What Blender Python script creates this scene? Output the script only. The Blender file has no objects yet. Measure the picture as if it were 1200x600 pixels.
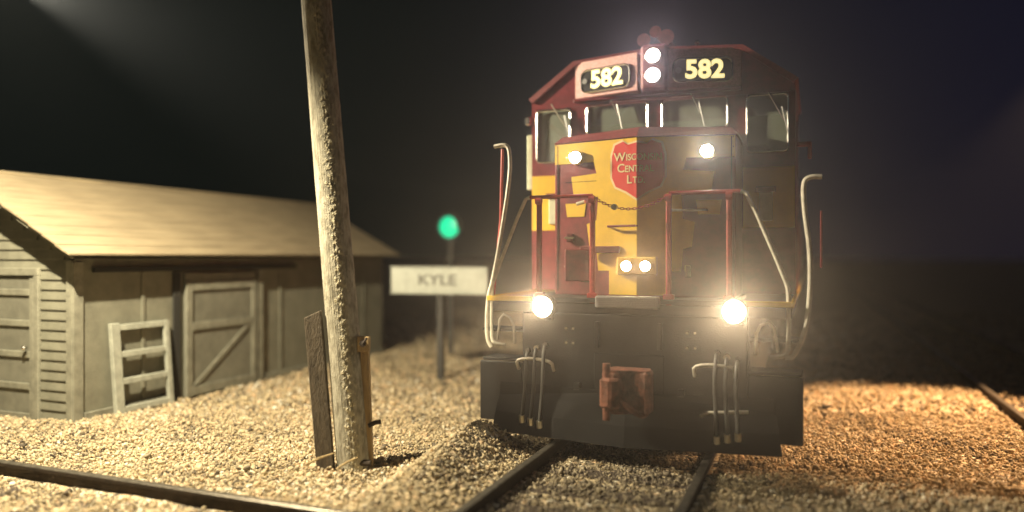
import bpy, bmesh, math, random
import numpy as np
from mathutils import Vector, Matrix
R = math.radians
random.seed(5)
S = bpy.context.scene
COL = S.collection

# ------------------------------------------------------------------ camera, world, light
CAM_Z = 1.83
cam = bpy.data.cameras.new('camera')
cam.lens = 26.4; cam.sensor_width = 36; cam.clip_start = .05; cam.clip_end = 600
cam.dof.use_dof = True; cam.dof.focus_distance = 7.3; cam.dof.aperture_fstop = 0.0264/0.14
cam.dof.aperture_blades = 0
cam_ob = bpy.data.objects.new('camera', cam); COL.objects.link(cam_ob)
cam_ob.location = (0, 0, CAM_Z); cam_ob.rotation_euler = (R(90), 0, R(21.7))
S.camera = cam_ob

w = bpy.data.worlds.new('World'); S.world = w; w.use_nodes = True
bg = w.node_tree.nodes['Background']
bg.inputs[1].default_value = 1
# night air: greenish black to the left, blue violet to the right, one smooth change round the whole horizon
_n = w.node_tree.nodes; _l = w.node_tree.links
_tc = _n.new('ShaderNodeTexCoord'); _dp = _n.new('ShaderNodeVectorMath'); _dp.operation = 'DOT_PRODUCT'
_dp.inputs[1].default_value = (.93, .37, 0); _l.new(_tc.outputs['Generated'], _dp.inputs[0])
_mr = _n.new('ShaderNodeMapRange'); _mr.inputs[1].default_value = -.25; _mr.inputs[2].default_value = .7; _mr.interpolation_type = 'SMOOTHSTEP'
_l.new(_dp.outputs['Value'], _mr.inputs[0])
_mx = _n.new('ShaderNodeMix'); _mx.data_type = 'RGBA'; _l.new(_mr.outputs[0], _mx.inputs['Factor'])
_mx.inputs['A'].default_value = (.0016, .0034, .0030, 1); _mx.inputs['B'].default_value = (.0052, .0052, .0135, 1)
_l.new(_mx.outputs['Result'], bg.inputs[0])

def spot(name, loc, target, power, angle, blend, color, radius=.08):
    l = bpy.data.lights.new(name, 'SPOT'); l.energy = power; l.spot_size = R(angle); l.spot_blend = blend
    l.color = color; l.shadow_soft_size = radius
    o = bpy.data.objects.new(name, l); COL.objects.link(o)
    o.location = loc
    o.rotation_euler = (Vector(target) - Vector(loc)).to_track_quat('-Z', 'Y').to_euler()
    return o
WARM = (1, .84, .58)
spot('yard_lamp', (-9.4, 6.55, 5.25), (-2.1, 8.3, 3.2), 8800, 54, .95, WARM, .06)
spot('platform_lamp', (-6.1, 4.0, 4.7), (-7.5, 5.8, 0), 3700, 136, .5, (1, .84, .55), .05)
spot('siding_lamp', (3.6, 12.2, 5.0), (1.6, 10.2, 0), 6200, 52, .55, (1, .58, .28), .06)

v = S.view_settings
v.view_transform = 'Standard'; v.look = 'None'; v.exposure = 0; v.gamma = 1; v.use_curve_mapping = False
c = S.cycles
c.use_denoising = True; c.max_bounces = 5; c.diffuse_bounces = 2; c.glossy_bounces = 2; c.transmission_bounces = 3
c.volume_bounces = 0; c.transparent_max_bounces = 8
c.caustics_reflective = False; c.caustics_refractive = False; c.sample_clamp_indirect = 4

# ------------------------------------------------------------------ materials
MATS = {}
def mat(name, col, rough=.6, metal=0, var=.0, scale=8, bump=0., bscale=40, col2=None, emit=0, ecol=None, stretch=None, coat=0):
    if name in MATS: return MATS[name]
    m = bpy.data.materials.new(name); m.use_nodes = True; MATS[name] = m
    nt = m.node_tree; N = nt.nodes; L = nt.links; b = N['Principled BSDF']
    b.inputs['Base Color'].default_value = (*col, 1); b.inputs['Roughness'].default_value = rough; b.inputs['Metallic'].default_value = metal
    if coat: b.inputs['Coat Weight'].default_value = coat; b.inputs['Coat Roughness'].default_value = .15
    tc = N.new('ShaderNodeTexCoord'); mp = N.new('ShaderNodeMapping'); L.new(tc.outputs['Object'], mp.inputs[0])
    if stretch: mp.inputs['Scale'].default_value = stretch
    if var or col2:
        n = N.new('ShaderNodeTexNoise'); n.inputs['Scale'].default_value = scale; n.inputs['Detail'].default_value = 8; n.inputs['Roughness'].default_value = .65
        L.new(mp.outputs[0], n.inputs['Vector'])
        cr = N.new('ShaderNodeValToRGB'); L.new(n.outputs[0], cr.inputs[0])
        c2 = col2 or tuple(max(0, x * (1 - var)) for x in col)
        cr.color_ramp.elements[0].position = .36; cr.color_ramp.elements[0].color = (*c2, 1)
        cr.color_ramp.elements[1].position = .62; cr.color_ramp.elements[1].color = (*col, 1)
        L.new(cr.outputs[0], b.inputs['Base Color'])
    if bump:
        n2 = N.new('ShaderNodeTexNoise'); n2.inputs['Scale'].default_value = bscale; n2.inputs['Detail'].default_value = 6
        L.new(mp.outputs[0], n2.inputs['Vector'])
        bp = N.new('ShaderNodeBump'); bp.inputs['Strength'].default_value = bump; bp.inputs['Distance'].default_value = .02
        L.new(n2.outputs[0], bp.inputs['Height']); L.new(bp.outputs[0], b.inputs['Normal'])
    if emit:
        b.inputs['Emission Color'].default_value = (*(ecol or col), 1); b.inputs['Emission Strength'].default_value = emit
    return m
maroon = mat('maroon_paint', (.19, .018, .025), .42, var=.42, scale=7, bump=.08, bscale=90)
maroon_top = mat('maroon_roof_paint', (.19, .03, .034), .5, var=.3, scale=30, bump=.25, bscale=120)
yellow = mat('yellow_paint', (.74, .47, .03), .42, var=.14, scale=6, bump=.06, bscale=90)
red_rail = mat('red_handrail_paint', (.42, .04, .035), .4, var=.3, scale=30)
white_rail = mat('white_handrail_paint', (.74, .7, .6), .4, var=.25, scale=18)
black = mat('black_underframe', (.010, .0098, .011), .5, var=.4, scale=12, bump=.15, bscale=60)
blackgloss = mat('black_board', (.015, .015, .015), .25)
chrome = mat('bright_metal', (.75, .74, .72), .22, 1)
steel = mat('brass_hose_end', (.7, .66, .55), .3, 1)
rubber = mat('hose_rubber', (.07, .07, .068), .4)
rust = mat('rusty_coupler', (.24, .085, .05), .75, var=.6, scale=12, bump=.8, bscale=30)
shield_red = mat('shield_red', (.58, .035, .03), .4)
cream = mat('cream_print', (.72, .58, .32), .45)
digit = mat('lit_digits', (.9, .8, .4), .5, emit=1.1, ecol=(1, .86, .38))
lamp_big = mat('lamp_lens', (1, .95, .8), .3, emit=55, ecol=(1, .9, .68))
lamp_pink = mat('lamp_lens_cool', (1, .95, .9), .3, emit=22, ecol=(1, .9, .86))
lamp_low = mat('lamp_lens_amber', (1, .9, .6), .3, emit=60, ecol=(1, .78, .42))
green_l = mat('green_lens', (.0, .4, .22), .3, emit=1.0, ecol=(.0, .72, .36))
wall_m = mat('olive_grey_paint', (.235, .235, .185), .75, var=.25, scale=4, bump=.2, bscale=50)
wall_d = mat('olive_grey_trim', (.285, .285, .23), .7, var=.35, scale=7, bump=.2, bscale=50)
door_m = mat('door_paint', (.215, .215, .175), .72, var=.25, scale=5, bump=.15, bscale=40)
roof_m = mat('tan_roof_boards', (.34, .28, .185), .75, var=.28, scale=3, bump=.3, bscale=60, stretch=(3, .5, 3))
dark_w = mat('dark_opening', (.03, .03, .028), .8)
frame_m = mat('weathered_grey_wood', (.42, .44, .38), .75, var=.3, scale=9, bump=.3, bscale=60)
plank_m = mat('dark_weathered_plank', (.13, .105, .075), .8, var=.5, scale=10, bump=.7, bscale=40, stretch=(3, 3, .6))
post_m = mat('pale_pine', (.5, .36, .18), .7, var=.35, scale=12, bump=.4, bscale=50, stretch=(3, 3, .5))
rail_side = mat('rusty_rail', (.05, .035, .025), .75, var=.5, scale=20, bump=.4, bscale=60)
rail_head = mat('worn_rail_head', (.22, .2, .17), .42, .7, var=.5, scale=15)
tie_m = mat('creosoted_tie', (.075, .055, .042), .85, var=.5, scale=9, bump=.6, bscale=40)
sign_w = mat('white_sign_board', (.50, .54, .50), .6, var=.2, scale=6)
sign_t = mat('grey_lettering', (.13, .13, .12), .6)
grey_post = mat('grey_post', (.05, .05, .05), .7, var=.3)
ivory = mat('cab_interior', (.52, .56, .40), .7, var=.2)
seat_m = mat('cab_seat', (.03, .03, .03), .6)
twig_m = mat('dry_twig', (.5, .38, .2), .8, var=.4, scale=20)
dark_maroon = mat('grimy_maroon', (.10, .02, .022), .6, var=.4, scale=20)
glare_pink = mat('maroon_with_painted_glare', (.52, .25, .23), .45, var=.35, scale=45, bump=.3, bscale=160)  # number box maroon paled to pink: lamp glare put into the colour
purple_plate = mat('tread_plate', (.42, .4, .42), .3, .6, bump=.4, bscale=80)

def glass_mat():
    m = bpy.data.materials.new('cab_glass'); m.use_nodes = True; nt = m.node_tree; N = nt.nodes; L = nt.links
    for n in list(N): N.remove(n)
    o = N.new('ShaderNodeOutputMaterial'); t = N.new('ShaderNodeBsdfTransparent'); g = N.new('ShaderNodeBsdfGlossy'); d = N.new('ShaderNodeBsdfDiffuse')
    t.inputs[0].default_value = (.82, .88, .8, 1); g.inputs['Roughness'].default_value = .08; d.inputs[0].default_value = (.5, .56, .46, 1)
    a = N.new('ShaderNodeMixShader'); a.inputs[0].default_value = .3; L.new(t.outputs[0], a.inputs[1]); L.new(d.outputs[0], a.inputs[2])
    b = N.new('ShaderNodeMixShader'); b.inputs[0].default_value = .12; L.new(a.outputs[0], b.inputs[1]); L.new(g.outputs[0], b.inputs[2])
    L.new(b.outputs[0], o.inputs[0]); return m
glass = glass_mat()

# ------------------------------------------------------------------ mesh helpers
def link(name, me, material, parent=None, off=None):
    o = bpy.data.objects.new(name, me); COL.objects.link(o)
    if material is not None and not me.materials: me.materials.append(material)
    if parent is not None: o.parent = parent
    if off is not None: o.location = off
    return o
def obj(name, bm, material, parent=None, world=False, smooth=False):
    if world and parent is not None:
        p = parent
        off = Vector((0, 0, 0))
        while p is not None: off += p.location; p = p.parent
        bmesh.ops.translate(bm, verts=bm.verts, vec=-off)
    bmesh.ops.recalc_face_normals(bm, faces=bm.faces)
    me = bpy.data.meshes.new(name); bm.to_mesh(me); bm.free()
    if smooth:
        for p in me.polygons: p.use_smooth = True
    return link(name, me, material, parent)
def root(name, loc, label, cat, group=None, kind=None):
    o = bpy.data.objects.new(name, None); COL.objects.link(o); o.location = loc; o.empty_display_size = .2
    if kind: o['kind'] = kind
    if label: o['label'] = label
    if cat: o['category'] = cat
    if group: o['group'] = group
    return o
def BM(): return bmesh.new()
def hexa(bm, pts, bev=0):
    """8 points: bottom loop then top loop"""
    vs = [bm.verts.new(p) for p in pts]
    fs = [bm.faces.new([vs[i] for i in f]) for f in ((0,1,2,3),(7,6,5,4),(0,4,5,1),(1,5,6,2),(2,6,7,3),(3,7,4,0))]
    if bev:
        es = {e for f in fs for e in f.edges}
        bmesh.ops.bevel(bm, geom=list(es), offset=bev, segments=1, affect='EDGES')
def box(bm, x0, x1, y0, y1, z0, z1, bev=0):
    hexa(bm, [(x0,y0,z0),(x1,y0,z0),(x1,y1,z0),(x0,y1,z0),(x0,y0,z1),(x1,y0,z1),(x1,y1,z1),(x0,y1,z1)], bev); return bm
def prism(bm, poly, y0, y1, axis='y', bev=0):
    """poly: (a,b) pairs; axis y -> (x,z) extruded in y; axis x -> (y,z) in x; axis z -> (x,y) in z"""
    f = {'y': lambda a, b, t: (a, t, b), 'x': lambda a, b, t: (t, a, b), 'z': lambda a, b, t: (a, b, t)}[axis]
    A = [bm.verts.new(f(a, b, y0)) for a, b in poly]; B = [bm.verts.new(f(a, b, y1)) for a, b in poly]
    n = len(poly); fs = [bm.faces.new(A), bm.faces.new(B[::-1])]
    for i in range(n): fs.append(bm.faces.new((A[i], B[i], B[(i+1) % n], A[(i+1) % n])))
    if bev:
        es = {e for f in fs for e in f.edges}
        bmesh.ops.bevel(bm, geom=list(es), offset=bev, segments=1, affect='EDGES')
    return bm
def tube(bm, pts, r, seg=8, closed=False):
    pts = [Vector(p) for p in pts]; rings = []
    up = Vector((0, 0, 1)); n = len(pts)
    prev = None
    for i, p in enumerate(pts):
        d = (pts[min(i+1, n-1)] - pts[max(i-1, 0)]).normalized()
        if prev is None:
            a = d.cross(up if abs(d.z) < .95 else Vector((1, 0, 0))).normalized()
        else:
            a = (prev - d * prev.dot(d)).normalized()
        prev = a; b = d.cross(a)
        rr = r[i] if isinstance(r, (list, tuple)) else r
        rings.append([bm.verts.new(p + a * math.cos(k*2*math.pi/seg) * rr + b * math.sin(k*2*math.pi/seg) * rr) for k in range(seg)])
    for i in range(n-1):
        for k in range(seg):
            bm.faces.new((rings[i][k], rings[i][(k+1) % seg], rings[i+1][(k+1) % seg], rings[i+1][k]))
    bm.faces.new(rings[0][::-1]); bm.faces.new(rings[-1]); return bm
def smooth_path(pts, it=2):
    pts = [Vector(p) for p in pts]
    for _ in range(it):
        q = [pts[0]]
        for a, b in zip(pts, pts[1:]):
            q += [a.lerp(b, .25), a.lerp(b, .75)]
        q.append(pts[-1]); pts = q
    return pts
def cyl(bm, c, axis, r, h, seg=20, r2=None):
    c = Vector(c); a = Vector(axis).normalized()
    rot = a.to_track_quat('Z', 'Y').to_matrix().to_4x4()
    bmesh.ops.create_cone(bm, cap_ends=True, segments=seg, radius1=r, radius2=r if r2 is None else r2, depth=h, matrix=Matrix.Translation(c) @ rot); return bm
def dome(bm, c, axis, r, flat=.35, seg=20):
    c = Vector(c); a = Vector(axis).normalized(); rot = a.to_track_quat('Z', 'Y').to_matrix().to_4x4()
    bmesh.ops.create_uvsphere(bm, u_segments=seg, v_segments=10, radius=r, matrix=Matrix.Translation(c) @ rot @ Matrix.Diagonal((1, 1, flat, 1))); return bm
def text_bm(s, size, bold=0., depth=.006):
    cu = bpy.data.curves.new('t', 'FONT'); cu.body = s; cu.size = size; cu.align_x = 'CENTER'; cu.align_y = 'CENTER'; cu.offset = bold; cu.extrude = depth; cu.resolution_u = 4
    o = bpy.data.objects.new('t', cu); COL.objects.link(o)
    me = bpy.data.meshes.new_from_object(o)
    bpy.data.objects.remove(o); bpy.data.curves.remove(cu)
    bm = BM(); bm.from_mesh(me); bpy.data.meshes.remove(me)
    bmesh.ops.rotate(bm, verts=bm.verts, matrix=Matrix.Rotation(R(90), 3, 'X')); return bm   # faces -Y

# ------------------------------------------------------------------ terrain
CX = -1.61
def fbm(x, y, s):
    return (np.sin(x*s+1.3)*np.cos(y*s*1.1+.4) + .5*np.sin(x*s*2.3+y*s*1.7+2) + .35*np.sin(x*s*4.1-y*s*3.7+.7) + .2*np.sin(x*s*8.3+y*s*7.1)) / 2
def sm(a, b, t):
    t = np.clip((t-a)/(b-a), 0, 1); return t*t*(3-2*t)
def H(x, y):
    x = np.asarray(x, float); y = np.asarray(y, float)
    h = -.10 + .028*fbm(x, y, 1.7) + .012*fbm(x+4, y, 6)
    h += .05*sm(-5.2, -6.8, x)*sm(4.8, 6, y)
    # ballast berm beside the locomotive's track
    along = sm(4.3, 6.45, y)*(1-sm(6.75, 7.25, y))
    crest = np.exp(-((x+2.98)/.27)**2)
    h += .30*along*crest + .06*(1-along)*crest
    # between the rails
    t = np.abs(x-CX); inside = 1-sm(.62, .74, t)
    h = h*(1-inside) + (-.135 + .012*fbm(x, y, 5))*inside
    for tx in (3.0,):
        ins = 1-sm(.62, .74, np.abs(x-tx)); h = h*(1-ins) + (-.14)*ins
    # crossing track at y 3.1..4.55
    ins = (1-sm(.64, .74, np.abs(y-3.83)))*(1-sm(-.2, .3, x)); h = h*(1-ins) + (-.125 + .02*fbm(x, y, 6))*ins
    return h

def grid_obj(name, xs, ys, material, kind):
    X, Y = np.meshgrid(xs, ys); Z = H(X, Y) - .012
    co = np.stack([X, Y, Z], -1).reshape(-1, 3); nx, ny = len(xs), len(ys)
    i = (np.arange(ny-1)[:, None]*nx + np.arange(nx-1)[None]).ravel()
    f = np.stack([i, i+1, i+nx+1, i+nx], -1)
    me = bpy.data.meshes.new(name); me.from_pydata(co.tolist(), [], f.tolist())
    for p in me.polygons: p.use_smooth = True
    o = link(name, me, material); o['kind'] = kind; return o

def gravel_mat(name, per_stone):
    m = bpy.data.materials.new(name); m.use_nodes = True; nt = m.node_tree; N = nt.nodes; L = nt.links; b = N['Principled BSDF']
    b.inputs['Roughness'].default_value = .8
    cr = N.new('ShaderNodeValToRGB'); e = cr.color_ramp.elements
    cols = [(0, (.05, .042, .035)), (.14, (.16, .13, .095)), (.3, (.34, .29, .20)), (.5, (.52, .42, .26)), (.68, (.62, .53, .36)), (.84, (.66, .47, .29)), (.93, (.74, .69, .55)), (1, (.82, .79, .70))]
    e[0].position, e[0].color = cols[0][0], (*cols[0][1], 1); e[1].position, e[1].color = 1, (*cols[-1][1], 1)
    for p, cc in cols[1:-1]:
        k = e.new(p); k.color = (*cc, 1)
    if per_stone:
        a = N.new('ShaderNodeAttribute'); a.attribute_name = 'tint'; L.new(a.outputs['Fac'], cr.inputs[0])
    else:
        tc = N.new('ShaderNodeTexCoord'); vo = N.new('ShaderNodeTexVoronoi'); vo.inputs['Scale'].default_value = 22
        L.new(tc.outputs['Object'], vo.inputs['Vector']); sx = N.new('ShaderNodeSeparateColor'); L.new(vo.outputs['Color'], sx.inputs[0])
        L.new(sx.outputs[0], cr.inputs[0])
        bp = N.new('ShaderNodeBump'); bp.inputs['Strength'].default_value = 1; bp.inputs['Distance'].default_value = .03; bp.invert = True
        L.new(vo.outputs['Distance'], bp.inputs['Height']); L.new(bp.outputs[0], b.inputs['Normal'])
    L.new(cr.outputs[0], b.inputs['Base Color']); return m
g_ground = gravel_mat('gravel_ground', False); g_stone = gravel_mat('gravel_stones', True)
xs = np.unique(np.concatenate([np.linspace(-260, -16, 26), np.linspace(-16, 8, 300), np.linspace(8, 260, 26)]))
ys = np.unique(np.concatenate([np.linspace(-60, 2, 20), np.linspace(2, 20, 230), np.linspace(20, 400, 50)]))
grid_obj('ground', xs, ys, g_ground, 'structure')

def scatter():
    rng = np.random.default_rng(3)
    protos = []
    for k in range(14):
        bm = BM(); bmesh.ops.create_icosphere(bm, subdivisions=1, radius=1)
        P = np.array([v.co[:] for v in bm.verts]); F = np.array([[v.index for v in f.verts] for f in bm.faces]); bm.free()
        P = P*rng.uniform(.5, 1.35, (len(P), 1)); P = P*np.array([1, rng.uniform(.6, .95), rng.uniform(.5, .85)]); protos.append(P)
    def pts(n, t0, t1, half):
        t = np.sqrt(rng.uniform(t0**2, t1**2, n)); r = rng.uniform(-half, half, n)
        return t*(-.3697+.9291*r), t*(.9291+.3697*r)
    sets = [(96000, 4.6, 9.2, .80, .008, .025), (26000, 9.2, 15.5, .80, .02, .042), (7000, 15.5, 26, .75, .04, .07)]
    X = []; Y = []; Sz = []
    for n, a, b, h, s0, s1 in sets:
        x, y = pts(n, a, b, h); X.append(x); Y.append(y); Sz.append(s0 + (s1-s0)*rng.power(.42, n))
    X = np.concatenate(X); Y = np.concatenate(Y); Sz = np.concatenate(Sz)
    k_ = rng.random(len(X)) < .006; Sz = np.where(k_ & (Sz < .05), Sz*.3+.034, Sz)
    rails = [CX-.74, CX+.74, 2.26, 3.74]
    ok = np.ones(len(X), bool)
    for rx in rails:
        ok &= ~(np.abs(X-rx) < .055+Sz*.6)
    for ry in (4.55, 3.10):
        ok &= ~((np.abs(Y-ry) < .055+Sz*.6) & (X < 1))
    ok &= ~((X < -7.7) & (X > -11.2) & (Y > 6.03) & (Y < 12.7))
    ok &= ~((np.abs(X+3.95) < .25) & (np.abs(Y-5.8) < .12) & (Sz > .03))
    dens = fbm(X, Y, 2.1)
    ok &= rng.random(len(X)) < .8+.3*dens
    # ties keep mostly clear
    tie = ((np.abs(X-CX) < .68) & (np.mod(Y-.1, .56) < .2) & (rng.random(len(X)) < .55)); ok &= ~tie
    X, Y, Sz = X[ok], Y[ok], Sz[ok]; n = len(X)
    Z = H(X, Y) + Sz*rng.uniform(-.1, .75, n)
    pi = rng.integers(0, len(protos), n); Pa = np.array(protos)[pi]
    u = rng.random((3, n)); q = np.stack([np.sqrt(1-u[0])*np.sin(6.283*u[1]), np.sqrt(1-u[0])*np.cos(6.283*u[1]), np.sqrt(u[0])*np.sin(6.283*u[2]), np.sqrt(u[0])*np.cos(6.283*u[2])])
    a, b, c_, d = q
    M = np.stack([1-2*(c_*c_+d*d), 2*(b*c_-a*d), 2*(b*d+a*c_), 2*(b*c_+a*d), 1-2*(b*b+d*d), 2*(c_*d-a*b), 2*(b*d-a*c_), 2*(c_*d+a*b), 1-2*(b*b+c_*c_)], -1).reshape(n, 3, 3)
    V = np.einsum('nij,nkj->nki', M, Pa)*Sz[:, None, None] + np.stack([X, Y, Z], -1)[:, None, :]
    nv = V.shape[1]; Fa = (F[None]+(np.arange(n)*nv)[:, None, None]).reshape(-1)
    me = bpy.data.meshes.new('ballast_gravel'); me.vertices.add(n*nv); me.vertices.foreach_set('co', V.astype(np.float32).ravel())
    nf = n*len(F); me.loops.add(nf*3); me.loops.foreach_set('vertex_index', Fa.astype(np.int32))
    me.polygons.add(nf); me.polygons.foreach_set('loop_start', np.arange(0, nf*3, 3, dtype=np.int32)); 
    at = me.attributes.new('tint', 'FLOAT', 'FACE')
    big = .9*fbm(X, Y, 2.6) + .5*fbm(X+7, Y-2, .9)
    tint = np.clip(rng.beta(2.1, 1.9, n) + .17*big, 0, 1)
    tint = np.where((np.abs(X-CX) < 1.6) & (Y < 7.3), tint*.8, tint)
    tint = np.where((np.abs(X-CX) < .78), tint*.5, tint)  # shade ahead of the locomotive put into the stone tint, deepest between its rails
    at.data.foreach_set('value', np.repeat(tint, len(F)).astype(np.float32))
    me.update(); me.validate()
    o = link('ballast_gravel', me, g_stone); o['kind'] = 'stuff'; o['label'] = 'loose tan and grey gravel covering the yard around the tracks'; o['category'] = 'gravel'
scatter()

# ------------------------------------------------------------------ tracks
def rail_profile():
    return [(-.07, -.16), (.07, -.16), (.07, -.148), (.014, -.125), (.012, -.045), (.036, -.035), (.036, -.006), (.028, 0), (-.028, 0), (-.036, -.006), (-.036, -.035), (-.012, -.045), (-.014, -.125), (-.07, -.148)]
def rail(parent, at, a0, a1, axis):
    bm = BM(); prism(bm, [(at+p[0], p[1]) for p in rail_profile()], a0, a1, axis='y' if axis == 'y' else 'x')
    o = obj('rail', bm, rail_side, parent)
    me = o.data; me.materials.append(rail_head)
    for p in me.polygons:
        if p.normal.z > .6 and p.center.z > -.02: p.material_index = 1
    return o
def track(name_label, cx, y0, y1, tie0, tie1, group):
    t = root('railway_track', (0, 0, 0), None, None, kind='structure'); t['label'] = name_label
    rail(t, cx-.74, y0, y1, 'y'); rail(t, cx+.74, y0, y1, 'y')
    bm = BM(); box(bm, -1.25, 1.25, -.11, .11, -.15, 0, .012)
    me = None; y = tie0
    while y < tie1:
        if me is None:
            o = obj('tie', bm, tie_m, t); me = o.data
        else:
            o = link('tie', me, None, t)
        o.location = (cx+random.uniform(-.03, .03), y, -.132); o.rotation_euler = (0, 0, random.uniform(-.02, .02)); y += .56
    return t
track('main track running from under the locomotive to the bottom edge', CX, 4.75, 60, 4.9, 24, None)
track('neighbouring track at the right edge running into the dark', 3.0, -3, 60, 5.5, 24, None)
def cross_track():
    t = root('railway_track', (0, 0, 0), None, None, kind='structure'); t['label'] = 'dark rail crossing the lower left foreground'
    rail(t, 4.55, -30, CX-.95, 'x'); rail(t, 3.10, -30, CX-.95, 'x')
    bm = BM(); box(bm, -.11, .11, -1.2, 1.2, -.15, 0, .012); me = None
    x = -2.95
    while x > -12:
        if me is None: o = obj('tie', bm, tie_m, t); me = o.data
        else: o = link('tie', me, None, t)
        o.location = (x, 3.82, -.13); o.rotation_euler = (0, 0, random.uniform(-.03, .03)); x -= .66
cross_track()

# ------------------------------------------------------------------ locomotive (local axes: x across, -y forward, origin at the pilot on the rail top)
L0 = root('locomotive', (CX, 7.05, 0), 'maroon and yellow diesel locomotive numbered 582 facing the camera with its headlights lit', 'locomotive')
def part(name, bm, m, parent=L0, smooth=False): return obj(name, bm, m, parent, False, smooth)

# under frame, deck and pilot
bm = BM(); box(bm, -1.46, 1.46, .02, 17.5, 1.27, 1.37, .01); box(bm, -1.05, 1.05, .1, 17.3, .95, 1.27); part('frame', bm, black)
for s in (-1, 1):
    bm = BM(); x0, x1 = sorted((s*1.47, s*.98)); box(bm, x0, x1, -.01, .02, 1.375, 1.425, .004)
    x0, x1 = sorted((s*1.445, s*1.475)); box(bm, x0, x1, .022, 17.5, 1.375, 1.425, .004); part('sill_stripe', bm, yellow)
bm = BM(); box(bm, -.96, .96, 0, 1.4, 1.375, 1.42, .006); part('front_deck', bm, black)
bm = BM(); box(bm, -.30, .30, -.12, -.004, 1.34, 1.45, .01)
for k in range(5): box(bm, -.28, .28, -.135, -.121, 1.355+k*.018, 1.363+k*.018)
part('anticlimber', bm, purple_plate)
bm = BM(); box(bm, -1.08, 1.08, 0, .05, .16, 1.265, .01); part('pilot_plate', bm, black)
for s in (-1, 1):
    x0, x1 = sorted((s*1.085, s*1.55))
    bm = BM(); box(bm, x0, x1, 0, .04, .16, .76, .01); part('step_front_plate', bm, black)
    for z in (.42, .76, 1.06):
        bm = BM(); box(bm, x0+.01, x1-.01, .045, .34, z, z+.03, .005); part('step', bm, black)
    bm = BM(); xa, xb = sorted((s*1.085, s*1.10)); box(bm, xa, xb, .052, .5, .3, 1.268); part('step_side_plate', bm, black)
# snow plough
bm = BM()
prof = [(.0, .54), (-.06, .40), (-.11, .24), (-.14, .05)]
for s in (-1, 1):
    prev = None
    for (yy, zz) in prof:
        a = bm.verts.new((0, yy-.05, zz)); b2 = bm.verts.new((s*(1.3+.15*(.56-zz)), yy+.0 if zz > .5 else yy+.08, zz+.02))
        if prev: bm.faces.new((prev[0], a, b2, prev[1]))
        prev = (a, b2)
bmesh.ops.remove_doubles(bm, verts=bm.verts, dist=.002)
o = part('snow_plough', bm, mat('matte_black', (.005, .005, .006), .95)); md = o.modifiers.new('s', 'SOLIDIFY'); md.thickness = .03
for x in (-.5, .5):
    bm = BM(); box(bm, x-.03, x+.03, -.06, -.01, .53, .60, .004); part('plough_brace', bm, black)
# coupler
bm = BM(); box(bm, -.14, .14, -.3, .3, .52, .74, .03); co = part('coupler', bm, rust)
bm = BM(); prism(bm, [(-.22, -.38), (-.20, -.58), (-.06, -.62), (.0, -.52), (.10, -.50), (.20, -.58), (.235, -.46), (.20, -.3), (-.14, -.29)], .44, .82, axis='z', bev=.025)
obj('coupler_head', bm, rust, co)
bm = BM(); prism(bm, [(-.21, -.575), (-.20, -.66), (-.10, -.70), (-.015, -.655), (-.02, -.58), (-.08, -.615)], .50, .76, axis='z', bev=.018); obj('knuckle', bm, rust, co)
bm = BM(); cyl(bm, (-.16, -.57, .63), (0, 0, 1), .035, .5, 12); obj('coupler_pin', bm, rust, co)
bm = BM(); tube(bm, smooth_path([(-.05, -.62, .6), (.1, -.62, .47), (.17, -.5, .42), (.2, -.45, .5)]), .025); obj('cut_lever_link', bm, rust, co)
co.location.x = .09
bm = BM(); box(bm, -.34, .34, -.02, -.002, .42, .9, .01); part('draft_gear_pocket', bm, black)
# white grab handles above the hoses, cut lever
for s, zz in ((-1, .0), (1, .03)):
    a, b = (-1.11, -.74) if s < 0 else (.62, .98)
    bm = BM(); tube(bm, smooth_path([(a, -.03, .70+zz), (a, -.12, .82+zz), (b, -.12, .82+zz), (b, -.03, .70+zz)], 2), .017); part('grab_handle', bm, white_rail)
bm = BM(); tube(bm, [(.68, -.1, .38), (.76, -.12, .42), (1.1, -.12, .45)], .016); part('cut_lever', bm, white_rail)
# hoses
for s in (-1, 1):
    for k in range(3):
        x = s*(.82 + k*.09); zt = .95-.03*k; zb = .22+.02*((k*7) % 3)
        bm = BM(); tube(bm, smooth_path([(x, .0, zt), (x, -.1, zt-.01), (x-s*.01, -.16, zt-.25), (x, -.15, .5), (x+s*.015, -.19, zb)]), .019, 8); h = part('brake_hose', bm, rubber, smooth=True)
        bm = BM(); cyl(bm, (x+s*.015, -.192, zb-.02), (0, -.2, 1), .03, .07, 10); obj('hose_coupling', bm, steel, h)
        bm = BM(); cyl(bm, (x, -.05, zt), (0, 1, 0), .028, .05, 10); obj('hose_valve', bm, steel if k % 2 else rubber, h)
# small bolts on the pilot
bm = BM()
for x in (-.62, -.55, .55, .62, -.3, .3):
    for z in (.98, 1.12): cyl(bm, (x, -.006, z), (0, 1, 0), .014, .012, 6)
part('pilot_bolts', bm, steel)['kind'] = 'stuff'
for s in (-1, 1):
    bm = BM(); box(bm, s*.30-.02, s*.30+.02, -.06, .0, .95, 1.2, .004); part('air_bracket', bm, black)

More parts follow.
